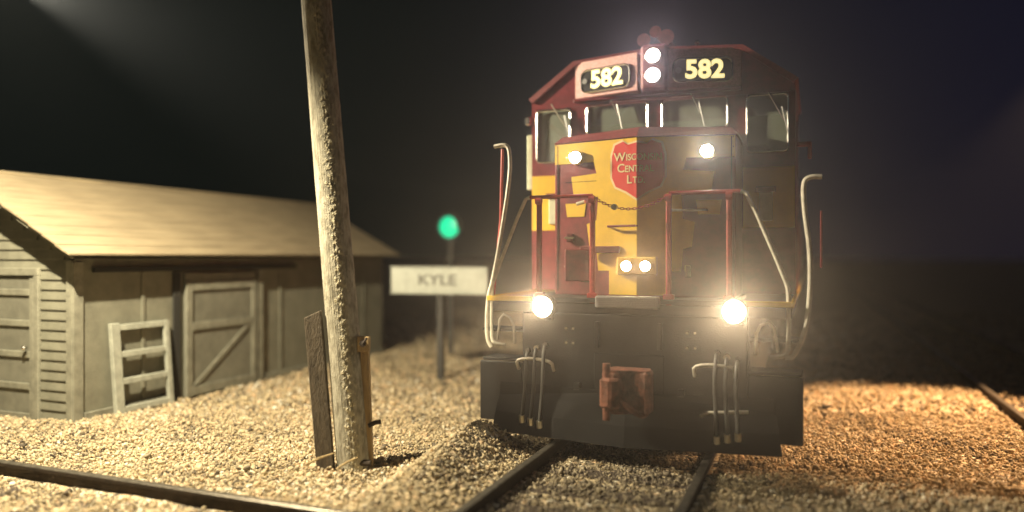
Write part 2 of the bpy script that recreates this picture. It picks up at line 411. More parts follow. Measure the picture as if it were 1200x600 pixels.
def lamp(name, x, y, z, r, lens, house, parent=L0, depth=.1, ax=(0, -1, 0), power=0, color=(1, .8, .5), ang=110, spread=1.0):
    bm = BM(); tube(bm, [(x, y+depth, z), (x, y, z)], r*1.18, 20); h = obj(name, bm, house, parent)
    bm = BM(); dome(bm, (x, y-.001, z), ax, r, .32); obj('lens', bm, lens, h)
    bm = BM()
    n = 24; ring = [(x+math.cos(i*2*math.pi/n)*r*1.09, y-.012, z+math.sin(i*2*math.pi/n)*r*1.09) for i in range(n+1)]
    tube(bm, ring, r*.10, 6); obj('bezel', bm, chrome, h)
    if power:
        l = spot('lamp_beam', (CX+x, 7.05+y-.06, z), (CX+x, 0, z+(1.1 if z < 1.5 else .05)), power, ang, spread, color, .03)
        l.parent = h; l.matrix_parent_inverse = Matrix.Translation((-CX, -7.05, 0))
    return h
for s in (-1, 1):
    h = lamp('ditch_light', s*.90+.075, -.12, 1.335, .098, lamp_big, black, power=950, color=(1, .64, .32), ang=62)
    bm = BM(); box(bm, s*.90+.075-.08, s*.90+.075+.08, -.1, .0, 1.20, 1.23, .005); obj('lamp_bracket', bm, black, h)

# ---- nose: a shallow V in plan
RN, EN, HW = .36, .57, .93
NZ0, NZ1 = 1.42, 3.02
def fy(x): return RN + abs(x)*(EN-RN)/HW
bm = BM()
prism(bm, [(-HW, EN), (0, RN), (HW, EN), (HW, 1.3), (-HW, 1.3)], NZ0, NZ1, axis='z', bev=.012)
part('nose', bm, maroon)
bm = BM()  # sloping nose top
for s in (0,):
    A = [(-HW-.01, EN-.01, NZ1+.002), (0, RN-.012, NZ1+.002), (HW+.01, EN-.01, NZ1+.002), (HW+.01, 1.3, NZ1+.002), (-HW-.01, 1.3, NZ1+.002)]
    B = [(-HW+.05, EN+.12, NZ1+.09), (0, RN+.12, NZ1+.115), (HW-.05, EN+.12, NZ1+.09), (HW-.05, 1.3, NZ1+.13), (-HW+.05, 1.3, NZ1+.13)]
    va = [bm.verts.new(p) for p in A]; vb = [bm.verts.new(p) for p in B]
    bm.faces.new(va[::-1]); bm.faces.new(vb)
    for i in range(5): bm.faces.new((va[i], va[(i+1) % 5], vb[(i+1) % 5], vb[i]))
part('nose_top', bm, maroon_top)
def fold(bm, off):
    """lay a flat sheet (in x,z at y about 0) on the V shaped nose"""
    bmesh.ops.bisect_plane(bm, geom=bm.verts[:]+bm.edges[:]+bm.faces[:], plane_co=(0, 0, 0), plane_no=(1, 0, 0))
    for v_ in bm.verts: v_.co.y = fy(v_.co.x) - off + v_.co.y
def paint(poly, off=.004, th=.003, m=yellow, name='yellow_panel'):
    bm = BM(); prism(bm, poly, -th, 0); fold(bm, off); return part(name, bm, m)
for s in (-1, 1):
    q = lambda pts: [(s*a, b) for a, b in pts]
    paint(q([(.925, 3.01), (0, 3.01), (0, 1.44), (.30, 1.44), (.30, 1.68), (.42, 1.68), (.44, 1.90), (.52, 1.92), (.55, 2.16), (.44, 2.20), (.42, 2.44), (.70, 2.44), (.73, 2.66), (.44, 2.68), (.47, 2.80), (.925, 2.80)]))
    paint(q([(.78, 2.24), (.58, 2.24), (.56, 2.38), (.80, 2.38)]))
# nose headlights, grabs, door furniture
for s in (-1, 1):
    lamp('nose_headlight', s*.668, fy(.668)-.05, 2.855, .062, lamp_pink if s < 0 else lamp_big, yellow, depth=.07, power=120 if s < 0 else 320, color=(1, .76, .5), ang=70)
bm = BM()
box(bm, -.20, .20, .33, .40, 1.64, 1.82, .012); part('lower_lamp_housing', bm, yellow)
for s in (-1, 1):
    lamp('lower_headlight', s*.095, .31, 1.73, .05, lamp_low, maroon, depth=.05, power=170, color=(1, .6, .28), ang=70)
bm = BM(); tube(bm, [(-.30, fy(.3)-.0, 2.13), (-.30, fy(.3)-.06, 2.13), (.0, RN-.06, 2.13), (.0, RN, 2.13)], .012); part('nose_grab_iron', bm, maroon)
bm = BM(); tube(bm, [(.33, fy(.33), 2.28), (.33, fy(.33)-.06, 2.28), (.66, fy(.66)-.06, 2.28), (.66, fy(.66), 2.28)], .012); part('nose_grab_iron', bm, white_rail)
for z in (2.02, 1.72):
    bm = BM(); box(bm, -.78, -.70, fy(.74)-.05, fy(.74), z-.045, z+.045, .01); hb = part('door_hinge', bm, maroon)
    bm = BM(); tube(bm, [(-.79, fy(.74)-.05, z), (-.69, fy(.74)-.05, z)], .01); obj('hinge_pin', bm, steel, hb)
bm = BM(); box(bm, -.62, -.48, fy(.55)-.02, fy(.55)+.0, 1.56, 1.62, .006); part('toe_plate', bm, chrome)
bm = BM(); box(bm, -.60, -.18, fy(.3)-.06, fy(.3)-.002, 1.86, 1.93, .01); part('sand_box_lid', bm, maroon)
bm = BM(); box(bm, .46, .52, fy(.5)-.05, fy(.5), 1.62, 1.74, .006); part('door_latch', bm, chrome)
# shield emblem
def shield_poly(k, grow=0.):
    h = [(0, .265), (.10, .245), (.155, .285), (.25, .25), (.285, .13), (.262, .02), (.285, -.10), (.24, -.20), (.12, -.255), (0, -.335)]
    pts = [(a, b) for a, b in h] + [(-a, b) for a, b in h[-2:0:-1]]
    return [(a*(1+grow), b*(1+grow)+2.715) for a, b in pts]
for gz, off, m, nm in ((.0, .009, cream, 'shield_border'), (-.07, .013, shield_red, 'shield_field')):
    bm = BM(); prism(bm, shield_poly(0, gz), -.003, 0)
    bmesh.ops.triangulate(bm, faces=bm.faces); fold(bm, off)
    if nm == 'shield_border': emb = part('shield_emblem', bm, m)
    else: obj(nm, bm, m, emb)
for big, rest, z, x0, sz in (('W', 'ISCONSIN', 2.815, -.245, .092), ('C', 'ENTRAL', 2.70, -.205, .092), ('L', 'TD.', 2.585, -.10, .092)):
    for s_, size, dx in ((big, sz*1.3, 0), (rest, sz, 0)):
        bm = text_bm(s_, size, .0015, .0015)
        mnx = min(v_.co.x for v_ in bm.verts); mxx = max(v_.co.x for v_ in bm.verts)
        mnz = min(v_.co.z for v_ in bm.verts)
        sx = 1 if s_ == big else .86
        for v_ in bm.verts: v_.co = ((v_.co.x-mnx)*sx + x0, v_.co.y, v_.co.z - mnz + z-.03)
        x0 += (mxx-mnx)*sx + .008
        fold(bm, .019); obj('lettering', bm, cream, emb)

# ---- cab
CF, CB = 1.30, 3.3
SX, SZ, TX, TZ = 1.46, 3.68, .93, 4.06
outline = [(-SX, 1.43), (-SX, SZ), (-TX, TZ), (0, TZ+.07), (TX, TZ), (SX, SZ), (SX, 1.43)]
holes = {(-1): (-1.39, -.98), 1: (.98, 1.39)}
WZ0, WZ1 = 2.93, 3.53
FZ0, FZ1 = 3.22, 3.55
bm = BM()
def fb(x0, x1, z0, z1): box(bm, x0, x1, CF, CF+.05, z0, z1)
# front wall pieces around the window openings
fb(-SX, -1.39, 1.43, 3.55); fb(1.39, SX, 1.43, 3.55)
fb(-1.39, -.98, 1.43, WZ0); fb(.98, 1.39, 1.43, WZ0)
fb(-.98, -.78, 1.43, 3.55); fb(.78, .98, 1.43, 3.55)
fb(-.78, .78, 1.43, FZ0); fb(-.07, .07, FZ0, 3.55)
bmesh.ops.remove_doubles(bm, verts=bm.verts, dist=.0005)
part('cab_front', bm, maroon)
bm = BM(); prism(bm, [(-SX, 3.552), (-SX, SZ), (-TX, TZ), (0, TZ+.07), (TX, TZ), (SX, SZ), (SX, 3.552)], CF, CF+.05); part('cab_front_upper', bm, maroon)
bm = BM()
ro = [(-SX-.03, SZ), (-TX-.01, TZ+.02), (0, TZ+.09), (TX+.01, TZ+.02), (SX+.03, SZ)]
prism(bm, ro+[(a*.97, b-.05) for a, b in ro[::-1]], CF-.03, CB+.05); part('cab_roof', bm, maroon_top)
for s in (-1, 1):
    x0, x1 = sorted((s*SX, s*(SX-.04)))
    bm = BM(); box(bm, x0, x1, CF+.052, CB, 1.43, 2.75); box(bm, x0, x1, CF+.052, CF+.4, 2.75, SZ-.03); box(bm, x0, x1, CB-.4, CB, 2.75, SZ-.03); box(bm, x0, x1, CF+.4, CB-.4, 3.5, SZ-.03)
    part('cab_side', bm, maroon)
    bm = BM(); box(bm, s*1.43-.004, s*1.43+.004, CF+.4, CB-.4, 2.75, 3.5); part('side_window', bm, glass)
bm = BM(); box(bm, -SX+.04, SX-.04, CB-.05, CB, 1.43, SZ-.02); part('cab_rear_wall', bm, ivory)
bm = BM(); box(bm, -SX+.04, SX-.04, CF+.06, CB-.06, 2.0, 2.05); part('cab_floor', bm, dark_w)
for x in (-1.0, .95):
    bm = BM(); box(bm, x-.22, x+.22, 2.3, 2.42, 2.5, 3.15, .04); box(bm, x-.22, x+.22, 1.95, 2.3, 2.4, 2.5, .04); box(bm, x-.05, x+.05, 2.1, 2.2, 2.05, 2.4); part('driver_seat', bm, seat_m)
bm = BM(); box(bm, -1.14, -1.08, 1.9, 1.96, 2.3, 3.6); prism(bm, [(-1.42, 3.5), (-1.1, 3.25), (-1.1, 3.17), (-1.42, 3.42)], 1.85, 1.9); part('cab_inner_post', bm, maroon)
# yellow lower cab panels, door
for s in (-1, 1):
    bm = BM(); x0, x1 = sorted((s*1.455, s*.94)); box(bm, x0, x1, CF-.006, CF-.001, 2.13, 2.77); yp = part('yellow_cab_panel', bm, yellow)
    bm = BM(); x0, x1 = sorted((s*1.24, s*1.10)); box(bm, x0, x1, CF-.03, CF-.008, 2.2, 2.55, .008); obj('door_pane', bm, ivory, yp)
    bm = BM(); box(bm, x0-.03, x1+.03, CF-.045, CF-.0305, 2.5, 2.56, .005); obj('door_rail', bm, maroon, yp)
# windows: pane, frame
def window(x0, x1, z0, z1, name='cab_window', wiper=None, slim=.018):
    y = CF-.012
    bm = BM(); box(bm, x0+.002, x1-.002, CF+.018, CF+.024, z0+.002, z1-.002); p = part(name, bm, glass)
    bm = BM(); r = .045
    pts = []
    for cx_, cz_, a0 in ((x1-r, z1-r, 0), (x0+r, z1-r, 90), (x0+r, z0+r, 180), (x1-r, z0+r, 270)):
        for k in range(4): a = R(a0+k*30); pts.append((cx_+math.cos(a)*r, y, cz_+math.sin(a)*r))
    pts.append(pts[0]); tube(bm, pts, slim*.6, 6); obj('window_frame', bm, chrome, p)
    if wiper:
        bm = BM(); tube(bm, [(wiper[0], CF-.05, wiper[1]), (wiper[2], CF-.04, wiper[3])], .009, 6)
        a = Vector((wiper[2], CF-.045, wiper[3])); tube(bm, [a+Vector((-.02, 0, .14)), a+Vector((.04, 0, -.14))], .007, 6)
        obj('wiper', bm, chrome, p)
window(-1.39, -.98, WZ0, WZ1, 'corner_window', (-1.20, 3.60, -1.02, 3.32))
window(.98, 1.39, WZ0, WZ1, 'corner_window', (1.20, 3.54, 1.35, 3.25))
window(-.78, -.08, FZ0, FZ1, 'windshield', (-.50, 3.62, -.40, 3.40))
window(.08, .78, FZ0, FZ1, 'windshield', (.40, 3.60, .50, 3.38))
bm = BM(); tube(bm, [(-.5, CF-.06, 3.565), (.42, CF-.06, 3.565)], .01, 6); part('wiper_rod', bm, chrome)
# gutter over the windshields
bm = BM(); box(bm, -.93, .93, CF-.07, CF-.001, 3.60, 3.635, .005); part('windshield_visor', bm, maroon)
# number boxes: V in plan
def facet(x0, x1, y0, y1, z0, z1, m, name, th=.012, parent=L0, off=0):
    """board on the slanting face from (x0,y0) to (x1,y1)"""
    d = Vector((x1-x0, y1-y0, 0)); n = Vector((d.y, -d.x, 0)).normalized()
    if n.y > 0: n = -n
    a = Vector((x0, y0, 0)) + n*off; b = Vector((x1, y1, 0)) + n*off
    bm = BM(); P = [a, b, b-n*th*-1, a-n*th*-1]
    hexa(bm, [(p.x, p.y, z0) for p in P]+[(p.x, p.y, z1) for p in P], .003); return part(name, bm, m, parent)
BZ0, BZ1 = 3.64, 4.05
for s in (-1, 1):
    bm = BM(); prism(bm, [(s*.925, CF-.002), (s*.925, CF-.01), (s*.15, CF-.22), (s*.15, CF-.002)], BZ0, BZ1+.01, axis='z', bev=.008); nb = part('number_box', bm, glare_pink)
    xa, ya, xb, yb = s*.84, CF-.01-.21*(.085/.775), s*.22, CF-.01-.21*(.705/.775)
    d = Vector((xb-xa, yb-ya, 0)); Ln = d.length; d.normalize(); n = Vector((d.y, -d.x, 0)); n = n if n.y < 0 else -n
    ang = math.atan2(d.y*(1 if d.x > 0 else -1), abs(d.x)); mid = Vector(((xa+xb)/2, (ya+yb)/2, 3.82))
    X = d if d.x > 0 else -d
    def onf(bmx):
        for v_ in bmx.verts:
            c0 = v_.co.copy(); v_.co = mid + X*c0.x + Vector((0, 0, c0.z)) - n*c0.y
        return bmx
    hw, hh, r = Ln/2-.01, .125, .075
    pl = []
    for cx_, cz_, a0 in ((hw-r, hh-r, 0), (-hw+r, hh-r, 90), (-hw+r, -hh+r, 180), (hw-r, -hh+r, 270)):
        for k in range(6): a = R(a0+k*18); pl.append((cx_+math.cos(a)*r, cz_+math.sin(a)*r))
    bm = BM(); prism(bm, pl, -.02, -.003); onf(bm); board = obj('number_board', bm, blackgloss, nb)
    bm = BM(); tube(bm, [(a, -.022, b) for a, b in pl+[pl[0]]], .011, 6); onf(bm); obj('board_rim', bm, chrome, board)
    bm = text_bm('582', .27, .009, .004)
    for v_ in bm.verts: v_.co.y -= .026; v_.co.x = v_.co.x*1.02 + .02
    onf(bm); obj('number', bm, digit, board)
    bm = BM(); cyl(bm, (-hw+.055, -.03, 0), (0, 1, 0), .032, .02, 12); onf(bm); obj('class_light', bm, chrome, board)
# headlight housing
bm = BM(); box(bm, -.11, .18, CF-.27, CF-.004, 3.62, 4.12, .03); hh_ = part('headlight_housing', bm, maroon_top)
for z in (3.98, 3.77):
    lamp('roof_headlight', .035, CF-.30, z, .075, lamp_pink, maroon, depth=.03, power=110, color=(1, .7, .66), ang=70, parent=L0)
# horns, antenna
hr = None
for k, (x, z, ln, r) in enumerate([(-.11, 4.22, .3, .075), (.02, 4.30, .38, .065), (.14, 4.23, .34, .085)]):
    bm = BM(); tube(bm, [(x, CF+.1+ln, z), (x, CF+.05, z), (x, CF-.02, z), (x, CF-.06, z), (x, CF-.085, z)], [.022, .028, r*.55, r*.8, r], 16)
    if hr is None: hr = part('horn', bm, dark_maroon, smooth=False)
    else: obj('horn_trumpet', bm, dark_maroon, hr)
bm = BM(); tube(bm, [(0, CF+.15, 4.13), (0, CF+.15, 4.22)], .03); tube(bm, [(-.11, CF+.2, 4.2), (.14, CF+.2, 4.22)], .015); obj('horn_stand', bm, maroon, hr)
bm = BM(); cyl(bm, (.42, CF+.3, 4.15), (0, 0, 1), .02, .16, 8); a_ = part('antenna', bm, black); bm = BM(); dome(bm, (.42, CF+.3, 4.24), (0, 0, 1), .03, 1, 10); obj('antenna_tip', bm, chrome, a_)
# mirrors / wind deflectors
bm = BM(); box(bm, -1.56, -1.475, CF+.1, CF+.16, 2.62, 3.28, .012); part('wind_deflector', bm, ivory)
bm = BM(); box(bm, -1.54, -1.48, CF-.02, CF+.04, 3.38, 3.48, .012); part('mirror_bracket', bm, chrome)
bm = BM(); box(bm, 1.48, 1.62, CF+.1, CF+.14, 2.98, 3.03, .01); box(bm, 1.58, 1.62, CF+.1, CF+.14, 2.85, 3.0, .01); part('mirror_arm', bm, red_rail)
# ---- handrails
for s in (-1, 1):
    for x, hgt in ((.37, 2.41), (.92, 2.41)):
        bm = BM(); box(bm, s*x-.026, s*x+.026, .03, .07, 1.30, hgt, .01); box(bm, s*x-.05, s*x+.05, .02, .08, 1.421, 1.47, .006); st = part('stanchion', bm, red_rail)
        bm = BM(); cyl(bm, (s*x, .03, 2.38), (1, 0, 0), .035, .06, 10); obj('rail_clamp', bm, red_rail, st)
    bm = BM(); tube(bm, [(s*.37, .05, 2.42), (s*1.02, .05, 2.42)], .019); part('top_rail', bm, red_rail)
    bm = BM(); tube(bm, smooth_path([(s*1.02, .05, 2.42), (s*1.08, .05, 2.40), (s*1.40, .04, 1.62), (s*1.43, .03, 1.50), (s*1.43, .02, 1.02), (s*1.40, .0, .94), (s*1.27, 0, .93)], 1), .019); part('sloping_handrail', bm, white_rail)
    bm = BM(); tube(bm, smooth_path([(s*1.16, -.02, .95), (s*1.16, -.05, 1.20), (s*1.30, -.05, 1.26), (s*1.34, -.03, .98)], 1), .014); part('step_grab', bm, white_rail)
bm = BM(); tube(bm, smooth_path([(-1.40, .03, 2.95), (-1.27, .02, 2.965), (-1.225, .02, 2.90), (-1.225, .02, 2.60), (-1.40, .02, 1.62), (-1.475, .02, 1.40), (-1.485, .02, .98), (-1.43, .02, .9)], 2), .022); part('tall_handrail', bm, white_rail)
bm = BM(); tube(bm, [(-1.34, .1, 2.93), (-1.36, .1, 2.2), (-1.44, .1, 1.43)], .017); part('handrail_post', bm, red_rail)
bm = BM(); tube(bm, smooth_path([(1.70, .02, 2.52), (1.60, .02, 2.525), (1.545, .02, 2.48), (1.56, .02, 2.2), (1.61, .02, 1.85), (1.60, .02, 1.4), (1.56, .02, 1.15), (1.47, .02, .93), (1.40, .02, .93)], 2), .021); part('tall_handrail', bm, white_rail)
bm = BM(); tube(bm, [(1.70, .5, 2.25), (1.70, .5, 1.72)], .011); part('handrail_post', bm, maroon)
# drooping chain with rings
n = 26; ch = None
for i in range(n):
    t = i/(n-1); x = -.37+.74*t; z = 2.41-.13*(1-(2*t-1)**2)
    bm = BM(); m_ = 8
    tp = [(math.cos(a)*.02, math.sin(a)*.011 if i % 2 else 0, 0 if i % 2 else math.sin(a)*.011) for a in [k*2*math.pi/m_ for k in range(m_+1)]]
    tube(bm, [(x+a, .04+b, z+c_) for a, b, c_ in tp], .005, 5)
    if ch is None: ch = part('chain', bm, red_rail)
    else: obj('chain_link', bm, red_rail, ch)
bm = BM(); tube(bm, [(-.52, .02, 2.34), (-.43, .0, 2.36)], .018); hk = part('safety_hook', bm, steel)
bm = BM(); cyl(bm, (-.14, 0, 2.30), (0, 1, 0), .03, .03, 10); part('chain_ring', bm, steel)
# seams and rivets on the nose
for s in (-1, 1):
    for xx in (.885,):
        bm = BM(); x0, x1 = sorted((s*xx, s*(xx+.012))); box(bm, x0, x1, -.007, -.0045, 1.46, 3.0); fold(bm, 0); part('panel_seam', bm, blackgloss)
    bm = BM()
    for k in range(16): cyl(bm, (s*.908, fy(.908)-.004, 1.5+k*.1), (0, 1, 0), .006, .008, 6)
    part('rivets', bm, maroon)['kind'] = 'stuff'
bm = BM(); box(bm, -.80, -.44, -.007, -.0045, 2.60, 2.607); fold(bm, 0); part('panel_seam', bm, blackgloss)
# MU box
bm = BM(); box(bm, -.68, -.42, .12, .25, 1.58, 1.9, .012); box(bm, -.66, -.44, .1, .119, 1.84, 1.88); part('jumper_box', bm, maroon)
# ---- body behind the cab
bm = BM(); prism(bm, [(-.93, 1.43), (-.93, 3.75), (-.7, 3.98), (.7, 3.98), (.93, 3.75), (.93, 1.43)], CB+.06, 17.0); part('long_hood', bm, maroon)
for y in (3.9, 12.0):
    for dy in (0, 1.4, 2.8):
        bm = BM()
        for s in (-1, 1):
            cyl(bm, (s*.755, y+dy-2.2, .51), (1, 0, 0), .51, .11, 28); cyl(bm, (s*.69, y+dy-2.2, .51), (1, 0, 0), .54, .03, 28)
        cyl(bm, (0, y+dy-2.2, .51), (1, 0, 0), .08, 1.5, 10); part('wheelset', bm, black)
    for s in (-1, 1):
        bm = BM(); x0, x1 = sorted((s*.92, s*1.05)); box(bm, x0, x1, y-2.8, y+1.3, .35, .8, .03); part('truck_side_frame', bm, black)
bm = BM(); box(bm, -1.2, 1.2, 6.0, 9.5, .25, .95, .08); part('fuel_tank', bm, black)
for s in (-1, 1):
    bm = BM(); tube(bm, [(s*1.40, 3.4, 2.42), (s*1.40, 16.8, 2.42)], .018)
    part('side_handrail', bm, red_rail)
    for k in range(6):
        bm = BM(); tube(bm, [(s*1.40, 3.5+k*2.6, 1.42), (s*1.40, 3.5+k*2.6, 2.4)], .018); part('stanchion', bm, red_rail)

# ------------------------------------------------------------------ depot
DX0, DX1, DY0, DY1 = -11.10, -7.72, 6.05, 12.6      # walls
DG = -.09; EZ = 1.80                                # ground, wall top
D = root('freight_depot', (-9.41, 6.05, DG), 'low olive grey wooden depot with a tan boarded gable roof beside the crossing track', 'depot')
def dp(name, bm, m, parent=D): return obj(name, bm, m, parent, True)
RX, RZ = -9.41, CAM_Z+1.045
sl = (RZ-(CAM_Z+.02))/(9.41-7.46)
bm = BM(); prism(bm, [(DX0, DG-.1), (DX0, EZ), (RX, RZ-.12), (DX1, EZ), (DX1, DG-.1)], DY0, DY1); dp('wall', bm, wall_m)
# clapboards on the gable end
def clap(x0, x1, z):
    bm = BM(); pr = [(-.006, z), (-.026, z), (-.026, z+.012), (-.008, z+.112), (-.006, z+.112)]
    prism(bm, [(DY0+a, b) for a, b in pr], x0, x1, axis='x'); dp('siding_board', bm, wall_m)
DRX0, DRX1, DRZ = -9.9, -8.33, 1.60
z = DG+.04
while z < RZ-.25:
    top = z+.112
    xr = DX1-.09 if top < EZ else RX+(RZ-.16-top)/sl
    xl = DX0 if top < EZ else RX-(RZ-.16-top)/sl
    if xr-xl < .2: break
    if z < DRZ:
        clap(xl, DRX0-.06, z)
        clap(DRX1+.09, xr, z)
    else: clap(xl, xr, z)
    z += .115
bm = BM(); box(bm, DX1-.085, DX1+.012, DY0-.045, DY0-.003, DG-.05, EZ-.02, .004); dp('corner_board', bm, wall_d)
# gable door with raised rails
bm = BM(); box(bm, DRX0, DRX1, DY0-.02, DY0-.004, DG, DRZ-.02); dr = dp('door', bm, door_m)
for zz in (.02, .37, .74, 1.10, 1.46):
    bm = BM(); box(bm, DRX0+.08, DRX1-.07, DY0-.045, DY0-.0205, DG+zz, DG+zz+.075, .006); obj('door_rail', bm, wall_d, dr, True)
for xx in (DRX0, (DRX0+DRX1)/2-.035, DRX1-.07):
    bm = BM(); box(bm, xx, xx+.07, DY0-.048, DY0-.0205, DG, DRZ-.03, .006); obj('door_stile', bm, wall_d, dr, True)
bm = BM(); dome(bm, (DRX1-.1, DY0-.085, .77), (0, 0, 1), .028, 1, 12); tube(bm, [(DRX1-.1, DY0-.05, .77), (DRX1-.1, DY0-.08, .77)], .012); obj('door_knob', bm, chrome, dr, True)
for x0, x1, z0, z1 in ((DRX0-.06, DRX0-.002, DG, DRZ), (DRX1+.002, DRX1+.085, DG, DRZ), (DRX0-.06, DRX1+.085, DRZ+.002, DRZ+.09)):
    bm = BM(); box(bm, x0, x1, DY0-.055, DY0-.003, z0, z1, .006); dp('door_casing', bm, wall_d)
# roof courses
n = 9
for side in (1, -1):
    Lr = (9.41-7.46)/math.cos(math.atan(sl)); 
    for i in range(n):
        a = i/n; b = (i+1)/n+.012
        b = min(b, 1)
        xa, za = RX+side*1.95*a, RZ-sl*1.95*a; xb, zb = RX+side*1.95*b, RZ-sl*1.95*b
        lift = .010
        bm = BM(); prism(bm, [(xa, za), (xb, zb+lift), (xb, zb-.02+lift), (xa, za-.02)], DY0-.27+random.uniform(-.008, .008), DY1+.25); dp('roof_board', bm, roof_m)
    bm = BM(); prism(bm, [(RX, RZ-.025), (RX+side*1.93, RZ-sl*1.93-.018), (RX+side*1.93, RZ-sl*1.93-.06), (RX, RZ-.085)], DY0-.24, DY0-.20); dp('rake_board', bm, wall_m)
    bm = BM(); prism(bm, [(RX, RZ-.03), (RX+side*1.92, RZ-sl*1.92-.02), (RX+side*1.92, RZ-sl*1.92-.04), (RX, RZ-.06)], DY0-.19, DY1+.2); dp('roof_deck', bm, wall_m)
bm = BM(); box(bm, RX-.05, RX+.05, DY0-.28, DY1+.26, RZ-.02, RZ+.02, .01); dp('ridge_cap', bm, roof_m)
# trackside wall (faces +x)
def wx(name, y0, y1, z0, z1, p0, p1, m, parent=D, bev=.004):
    bm = BM(); box(bm, DX1+p0, DX1+p1, y0, y1, z0, z1, bev); return dp(name, bm, m, parent)
wx('base_board', DY0+.1, 7.42, DG-.04, DG+.13, .003, .045, wall_d); wx('base_board', 9.2, DY1, DG-.04, DG+.13, .003, .04, wall_d)
wx('corner_board', DY0-.04, DY0+.085, DG-.05, EZ-.04, .003, .035, wall_d)
wx('door_track', 6.25, 9.9, 1.64, 1.70, .02, .07, dark_w)
for y0 in (7.62,):
    d2 = wx('freight_door', y0, y0+1.35, DG+.05, 1.60, .012, .05, door_m)
    for (a, b, z0, z1) in ((0, .1, .05, 1.58), (1.25, 1.35, .05, 1.58), (.102, 1.248, .06, .18), (.102, 1.248, .93, 1.03), (.102, 1.248, 1.46, 1.57)):
        wx('door_batten', y0+a, y0+b, DG+z0, DG+z1, .051, .075, wall_d, d2)
    bm = BM(); ya, yb, za, zb = y0+.12, y0+1.22, DG+.2, DG+.91
    hexa(bm, [(DX1+.0525, ya, za), (DX1+.071, ya, za), (DX1+.071, ya+.1, za), (DX1+.0525, ya+.1, za), (DX1+.0525, yb-.1, zb), (DX1+.071, yb-.1, zb), (DX1+.071, yb, zb), (DX1+.0525, yb, zb)], .003)
    dp('door_brace', bm, wall_d, d2)
wx('door_jamb', 7.44, 7.56, DG-.02, 1.62, .004, .03, dark_w); wx('door_jamb', 9.02, 9.12, DG, 1.62, .004, .06, wall_d)
for y in (6.95, 9.55, 11.9): wx('wall_batten', y, y+.05, DG+.135, EZ-.18, .003, .02, wall_m)

# frame leaning on the depot
F0 = root('leaning_wooden_frame', (-7.38, 6.62, DG), 'pale grey wooden ladder like frame leaning on the depot wall beside the freight door', 'wooden frame')
yA, yB = 6.46, 7.32
def lean(z): return -7.60 - .10*(z/1.1)
def barl(name, y0, y1, z0, z1, th=.06):
    bm = BM(); hexa(bm, [(lean(z0), y0, z0+DG), (lean(z0)+th, y0, z0+DG), (lean(z0)+th, y1, z0+DG), (lean(z0), y1, z0+DG), (lean(z1), y0, z1+DG), (lean(z1)+th, y0, z1+DG), (lean(z1)+th, y1, z1+DG), (lean(z1), y1, z1+DG)], .006)
    return obj(name, bm, frame_m, F0, True)
barl('side_rail', yA, yA+.12, 0, 1.12); barl('side_rail', yB-.07, yB, .02, 1.10, .055)
for zz in (.06, .39, .71, 1.03): barl('rung', yA+.121, yB-.071, zz, zz+.07, .05)

